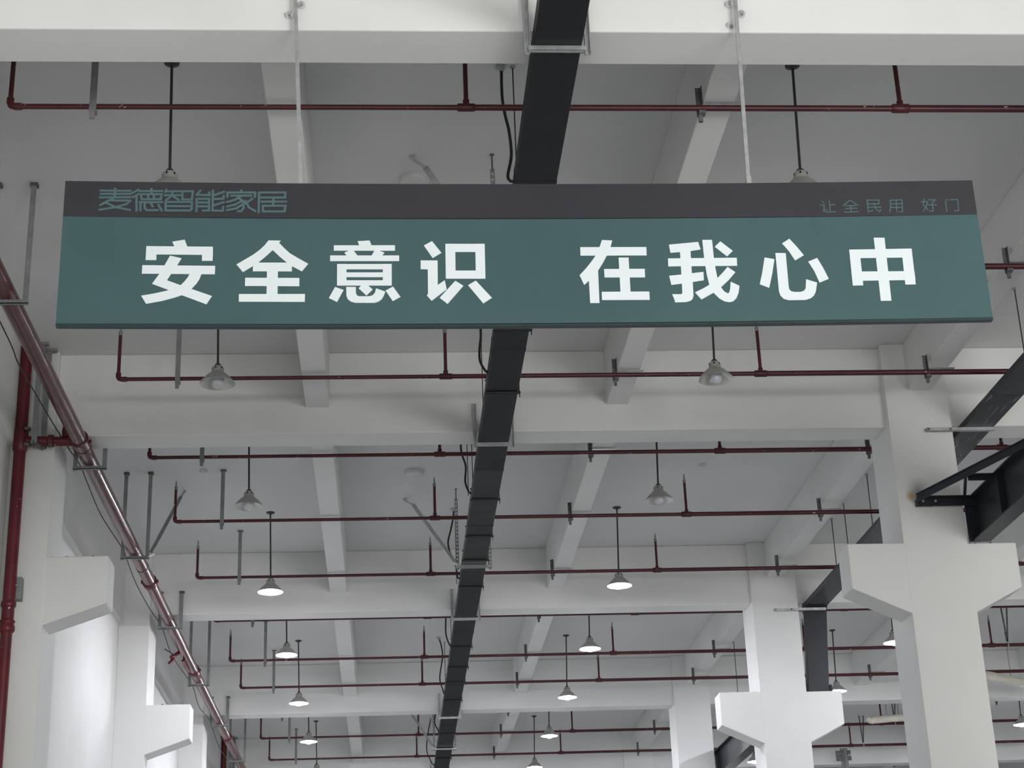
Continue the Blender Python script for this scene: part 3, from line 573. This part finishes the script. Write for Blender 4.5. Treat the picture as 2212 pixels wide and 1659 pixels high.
# outlet with a lever valve
vb = MB().tube([(MX-0.06, 27.9, MZ-0.05), (MX-0.14, 27.85, MZ-0.12), (MX-0.18, 27.8, MZ-0.15)], [0.03, 0.032, 0.03], 12).tube([(MX-0.15, 27.84, MZ-0.10), (MX-0.15, 27.84, MZ-0.17), (MX-0.17, 27.75, MZ-0.24), (MX-0.19, 27.68, MZ-0.27)], [0.026, 0.03, 0.026, 0.02], 10).build('drain_valve', 'red_riser', mp, True)
MB().beam((MX-0.13, 27.84, MZ-0.11), (MX-0.29, 27.80, MZ-0.01), 0.02, 0.012).build('valve_lever', 'black', vb)
MB().prism([(28.3, MZ-0.08), (28.2, MZ-0.13), (28.6, MZ-0.15), (28.9, MZ-0.13), (29.3, MZ-0.08)], 'x', MX-0.06, MX-0.02).build('peeling_patch', 'red_riser', mp)

def main_hanger(y, zt, label, brace=False):
    t = thing('pipe_hanger', (MX, y, 6.37), label, 'hanger', 'strut hangers of the red fire main')
    MB().box(-3.50, -3.13, y-0.022, y+0.022, 6.368, 6.374).box(-3.50, -3.13, y-0.022, y-0.016, 6.368, 6.404).box(-3.50, -3.13, y+0.016, y+0.022, 6.368, 6.404).build('strut', 'angle', t)
    for x in (-3.475, -3.155):
        u = MB().angle_upright(x, y, 6.36, zt, 0.05, 0.006).build('upright', 'angle', t)
        MB().box(x-0.035, x+0.035, y-0.01, y+0.055, zt-0.03, zt).build('fixing_plate', 'bracket', u)
    if brace:
        b3 = MB().beam((-2.84, y+0.75, 7.46), (-3.11, y+0.02, 6.46), 0.045, 0.02, up=(0, 1, 0)).build('brace', 'angle', t)
        MB().beam((-2.84, y+0.75, 7.46), (-2.79, y+0.80, 7.565), 0.03, 0.012, up=(0, 1, 0)).build('brace_hinge', 'galv', b3)
        MB().tube([(-3.14, y, 6.40), (-3.06, y, 6.44)], 0.02, 8).build('brace_shoe', 'chrome', b3)
main_hanger(14.05, ZC-0.001, 'steel strut hanger of the red main left of the sign')
main_hanger(18.53, ZC-0.001, 'steel strut hanger of the red main under the first beam below the sign')
main_hanger(22.16, ZC-0.001, 'steel strut hanger of the red main with a diagonal brace', True)
main_hanger(26.03, 6.96, 'steel strut hanger of the red main on the third cross beam')
main_hanger(30.20, ZC-0.001, 'steel strut hanger of the red main behind the second corbel')
main_hanger(34.03, 6.96, 'steel strut hanger of the red main on the fourth cross beam')
main_hanger(38.20, ZC-0.001, 'farthest steel strut hanger of the red main at the bottom edge')
wc = thing('sagging_cable', (-3.52, 22, 6.4), 'thin black cable sagging between the hangers of the red main', 'cable')
cab = [(-3.52, YB+0.1, 6.5), (-3.52, 5.0, 6.46), (-3.52, 10.0, 6.52)]+[tuple(p) for p in WALL_CABLE]+[(-3.52, 46.0, 6.5)]
MB().tube(smooth_path(cab, 5), 0.0065, 6).build('cable', 'black', wc, True)

# risers against the pillars
def riser(y, label, near):
    t = thing('fire_riser', (-3.945, y, ZF), label, 'pipe', 'red fire risers')
    rx, r = -3.945, 0.064
    MB().tube([(rx, y, ZF), (rx, y, 4.42)], r*0.92, 20).build('pipe_length', 'red_riser', t, True)
    MB().tube([(rx, y, 4.42), (rx, y, ZC-0.001)], r, 20).build('pipe_length', 'red_riser', t, True)
    MB().tube([(rx, y, 4.36), (rx, y, 4.38), (rx, y, 4.42), (rx, y, 4.45), (rx, y, 4.48), (rx, y, 4.50)], [r, r+0.018, r+0.018, r+0.006, r+0.018, r], 20).build('coupling', 'red_riser', t, True)
    MB().tube([(rx, y, 4.62), (rx, y, 4.64), (rx, y, 4.68), (rx, y, 4.70)], [r, r+0.014, r+0.014, r], 20).build('coupling', 'red_riser', t, True)
    tee = MB().tube([(rx, y, 6.34), (rx, y, 6.36), (rx, y, 6.58), (rx, y, 6.60)], [r, r+0.014, r+0.014, r], 20).build('tee_coupling', 'red_riser', t, True)
    for dz in (-0.08, 0.1):
        MB().box(rx+0.05, rx+0.11, y-0.08, y-0.03, 6.47+dz, 6.50+dz).build('bolt_lug', 'bracket', tee)
    MB().tube([(rx, y, MZ-0.02), (MX-0.05, y+0.05, MZ-0.02)], 0.052, 18).build('cross_pipe', 'red_riser', t, True)
    MB().tube([(-3.66, y+0.02, MZ-0.02), (-3.65, y+0.02, MZ-0.02), (-3.60, y+0.02, MZ-0.02), (-3.59, y+0.02, MZ-0.02)], [0.053, 0.07, 0.07, 0.053], 18).build('flange', 'red_riser', t, True)
    for x in (-3.80, -3.62):
        MB().box(x-0.015, x+0.015, y-0.05, y-0.02, MZ-0.11, MZ-0.07).build('bolt_lug', 'bracket', t)
    MB().tube([(-3.47, y+0.02, MZ+0.02), (-3.47, y+0.02, MZ+0.10), (-3.48, y+0.02, MZ+0.20), (-3.49, y+0.0, MZ+0.22)], [0.04, 0.045, 0.02, 0.025], 12).build('vent_valve', 'red_riser', t, True)
    bo = MB().box(-3.90, -3.83, y+0.02, y+0.13, 4.72, 4.96).build('wall_bracket', 'angle', t)
    MB().tube([(rx-0.07, y, 4.86), (rx+0.09, y-0.01, 4.86)], 0.012, 8).build('clamp_bolt', 'galv', bo)
    for x, y2 in ((-3.775, y-0.12), (-3.715, y+0.06)):
        u = MB().angle_upright(x, y2, 6.40, ZC-0.001, 0.06).build('hanger_upright', 'angle', t)
        MB().box(x-0.05, x+0.08, y2-0.02, y2+0.05, ZC-0.03, ZC).build('fixing_plate', 'angle', u)
    MB().beam((-3.80, y-0.12, 6.41), (-3.70, y+0.08, 6.41), 0.05, 0.03).build('hanger_seat', 'bracket', t)
riser(17.84, 'vertical red fire riser at the left edge beside the nearest pillar', True)
riser(41.84, 'distant red fire riser far down the left wall', False)

# ------------------------------------------------------------------ right aisle: duct, struts, girders
RX0, RX1, RZ0, RZ1 = 6.485, 6.830, 6.520, 6.597
rd = thing('aisle_duct', (6.65, 15, RZ0), 'charcoal duct passing the right of the columns and dropping to a corbel', 'duct')
for a, b2 in ((YB+0.02, 2), (2, 8), (8, 14), (14, 16.9), (16.9, 18.9), (18.9, 25.93)):
    bevel(MB().box(RX0, RX1, a+0.003, b2-0.003, RZ0, RZ1).build('duct_section', 'duct_scratched' if a == 16.9 else 'duct_slate_haze', rd), 0.006)
bevel(MB().prism([(25.93, RZ1), (25.93, RZ0), (25.97, RZ0-0.02), (26.0, RZ0-0.08), (26.16, RZ0-0.08), (26.16, RZ1)], 'x', RX0-0.005, RX1+0.002).build('bend', 'duct_slate_haze', rd), 0.006)
bevel(MB().add([(6.41,26.00,5.19),(6.735,26.00,5.19),(6.735,26.16,5.19),(6.41,26.16,5.19),(6.49,26.00,6.44),(6.825,26.00,6.44),(6.825,26.16,6.44),(6.49,26.16,6.44)],[(3,2,1,0),(4,5,6,7),(0,1,5,4),(1,2,6,5),(2,3,7,6),(3,0,4,7)]).build('drop_section', 'duct_slate_haze', rd), 0.006)
for x, d in ((6.385, 1), (6.76, -1)):
    MB().box(x, x+0.03, 26.02, 26.14, 5.187, 5.30).build('foot_clip', 'steel_dark', rd)
MB().box(6.385, 6.79, 25.99, 26.19, 5.186, 5.20).build('foot_plate', 'steel_dark', rd)
for y, x0, x1, z, lab in ((17.90, 6.055, 6.845, 6.50, 'galvanised strut fixed across the nearest column under the aisle duct'), (25.925, 5.98, 6.795, 6.465, 'galvanised strut fixed across the second column at the duct bend')):
    t = thing('support_strut', (x0, y, z), lab, 'strut', 'struts on the columns')
    yb = y+0.03
    MB().box(x0, x1, y-0.02, y+0.02, z+0.012, z+0.018).box(x0, x1, y-0.021, y-0.015, z-0.020, z+0.018).box(x0, x1, y+0.015, y+0.021, z-0.020, z+0.018).build('channel', 'galv', t)
    for x in (x0+0.02, x0+0.27):
        MB().tube([(x, y-0.024, z), (x, yb, z)], 0.014, 8).build('anchor_bolt', 'bracket', t)
for y, zb, lab in ((8.4, 6.66, 'above the camera side'), (16.43, 6.66, 'at the right edge beside the sign'), (22.65, 6.66, 'longer one left of the nearest column'), (24.0, 6.66, 'shorter one left of the nearest column'), (24.75, 6.66, 'beside the nearest left corbel'), (32.87, 5.72, 'left of the second column')):
    t = thing('drop_rod', (6.72, y, zb), 'thin black drop rod of the aisle duct, '+lab, 'rod', 'thin drop rods in the right aisle')
    MB().tube([(6.72, y, zb), (6.72, y, ZC)], 0.0065, 6).build('rod', 'stem', t)
    MB().tube([(6.72, y, ZC-0.02), (6.72, y, ZC)], 0.02, 8).build('ceiling_anchor', 'galv', t)

def girder(ya, yb, label, end):
    gx0, gx1, gz0, gz1 = 6.415, 6.615, 5.190, 5.690
    t = thing('crane_girder', (6.515, (ya+yb)/2, gz0), label, 'girder', 'slate steel crane girders')
    MB().box(gx0, gx1, ya, yb, gz0, gz0+0.016).build('bottom_flange', 'steel_dark', t)
    MB().box(gx0, gx1, ya, yb, gz1-0.016, gz1).build('top_flange', 'steel_dark', t)
    MB().box(6.490, 6.502, ya, yb, gz0+0.016, gz1-0.016).build('web', 'steel_dark', t)
    n = int((yb-ya)/0.95)
    for i in range(1, n if end else 1):
        y = yb-0.95*i
        MB().box(gx0+0.012, 6.490, y-0.005, y+0.005, gz0+0.016, gz1-0.016).build('stiffener', 'steel_dark', t)
    if end:
        MB().box(6.374, 6.500, yb-0.012, yb, gz0-0.002, gz1-0.02).build('end_plate', 'steel_dark', t)
    return t
g = girder(YB+0.05, 17.92, 'slate steel crane girder ending on the right corbel of the nearest column', True)
girder(27.0, 41.5, 'distant slate steel crane girder glimpsed left of the second column', False)
t = thing('girder_bracing', (6.1, 17.5, 5.60), 'triangular slate steel bracing tying the crane girder to the nearest column', 'bracing')
bar = MB().box(5.832, 6.488, 17.862, 17.874, 5.592, 5.692).box(5.832, 6.412, 17.80, 17.874, 5.684, 5.692).build('cross_bar', 'steel_dark', t)
for x in (5.895, 6.035):
    MB().tube([(x, 17.848, 5.645), (x, 17.863, 5.645)], 0.014, 10).build('bolt', 'galv', bar)
MB().box(5.832, 6.02, 17.874, 17.949, 5.61, 5.68).build('weld_plate', 'steel_dark', bar)
MB().beam((5.845, 17.80, 5.705), (6.47, 15.95, 5.70), 0.095, 0.012).beam((5.845-0.03, 17.80, 5.665), (6.47-0.03, 15.95, 5.66), 0.010, 0.085).build('diagonal_chord', 'steel_dark', t)
MB().box(6.16, 6.43, 17.02, 17.09, 5.674, 5.684).box(6.16, 6.43, 17.08, 17.09, 5.624, 5.684).build('cross_tie', 'steel_dark', t)
MB().beam((6.365, 17.85, 5.67), (6.14, 17.10, 5.67), 0.03, 0.03).build('inner_tie', 'steel_dark', t)

# wrapped pipes and far switch post in the right aisle
t = thing('wrapped_pipe', (11.0, 36.1, 6.55), 'cream wrapped pipe left of the nearest column near the bottom', 'pipe', 'cream wrapped pipes')
MB().tube([(10.22, 36.28, 6.57), (10.30, 36.26, 6.60), (10.9, 36.10, 6.615), (12.4, 35.8, 6.66)], [0.055, 0.075, 0.075, 0.075], 14).build('wrap', 'cream', t, True)
MB().tube([(10.16, 36.29, 6.64), (10.21, 36.28, 6.60), (10.27, 36.265, 6.57)], [0.05, 0.07, 0.05], 12).build('torn_end', 'cream', t, True)
for x, y in ((10.56, 36.19), (10.80, 36.13)):
    MB().tube([(x, y, 6.68), (x, y, ZC)], 0.004, 6).build('hanging_wire', 'stem', t)
    MB().tube([(x-0.012, y+0.003, 6.607), (x+0.012, y-0.003, 6.608)], 0.079, 14).build('tape_band', 'plastic', t, True)
t = thing('wrapped_pipe', (12.0, 32.5, 6.55), 'cream wrapped pipe at the right edge beside the nearest column', 'pipe', 'cream wrapped pipes')
MB().tube([(10.9, 31.75, 6.66), (11.4, 32.08, 6.63), (12.0, 32.45, 6.61), (12.6, 32.85, 6.58)], [0.05, 0.07, 0.075, 0.075], 14).build('wrap', 'cream', t, True)
MB().tube([(11.2, 31.93, 6.69), (11.5, 32.15, 6.68), (11.9, 32.35, 6.665)], [0.02, 0.045, 0.02], 10).build('loose_tape', 'cream', t, True)
MB().tube([(12.0, 32.45, 6.68), (12.0, 32.45, ZC)], 0.004, 6).build('hanging_wire', 'stem', t)
t = thing('switch_post', (10.94, 41.4, 5.4), 'grey steel post with small boxes low at the right of the second column', 'post')
MB().box(10.86, 10.94, 41.44, 41.50, 5.4, 6.88).box(10.94, 11.02, 41.40, 41.44, 5.4, 6.88).build('post', 'angle', t)
MB().box(10.72, 10.93, 41.36, 41.40, 6.57, 6.81).build('large_box', 'bracket', t)
MB().box(11.00, 11.08, 41.36, 41.40, 6.72, 6.82).build('small_box', 'bracket', t)
MB().box(11.02, 11.09, 41.36, 41.40, 6.58, 6.69).build('small_box', 'bracket', t)

# ------------------------------------------------------------------ ceiling fittings
for x, y, lab in ((0.27, 13.97, 'round white ceiling disc just above the sign'), (0.366, 22.27, 'round white ceiling disc left of the duct in mid bay'), (0.32, 30.2, 'round white ceiling disc behind the third cross beam')):
    t = thing('ceiling_disc_light', (x, y, ZC-0.06), lab, 'ceiling light', 'round ceiling discs')
    MB().lathe([(0.0, ZC), (0.135, ZC), (0.138, ZC-0.02), (0.135, ZC-0.035)], x, y, 28).build('rim', 'plastic', t, True)
    MB().lathe([(0.135, ZC-0.035), (0.128, ZC-0.055), (0.10, ZC-0.066), (0.0, ZC-0.07)], x, y, 28).build('diffuser', 'plastic', t, True)
for x, y, lab in ((-2.45, 22.1, 'small white smoke detector at the left in mid bay'), (4.30, 22.13, 'small white smoke detector right of the duct in mid bay')):
    t = thing('smoke_detector', (x, y, ZC-0.05), lab, 'smoke detector', 'smoke detectors')
    MB().lathe([(0.0, ZC), (0.055, ZC), (0.055, ZC-0.018), (0.046, ZC-0.026)], x, y, 18).build('base', 'plastic', t, True)
    MB().lathe([(0.046, ZC-0.026), (0.040, ZC-0.046), (0.0, ZC-0.05)], x, y, 18).build('sensor', 'plastic', t, True)
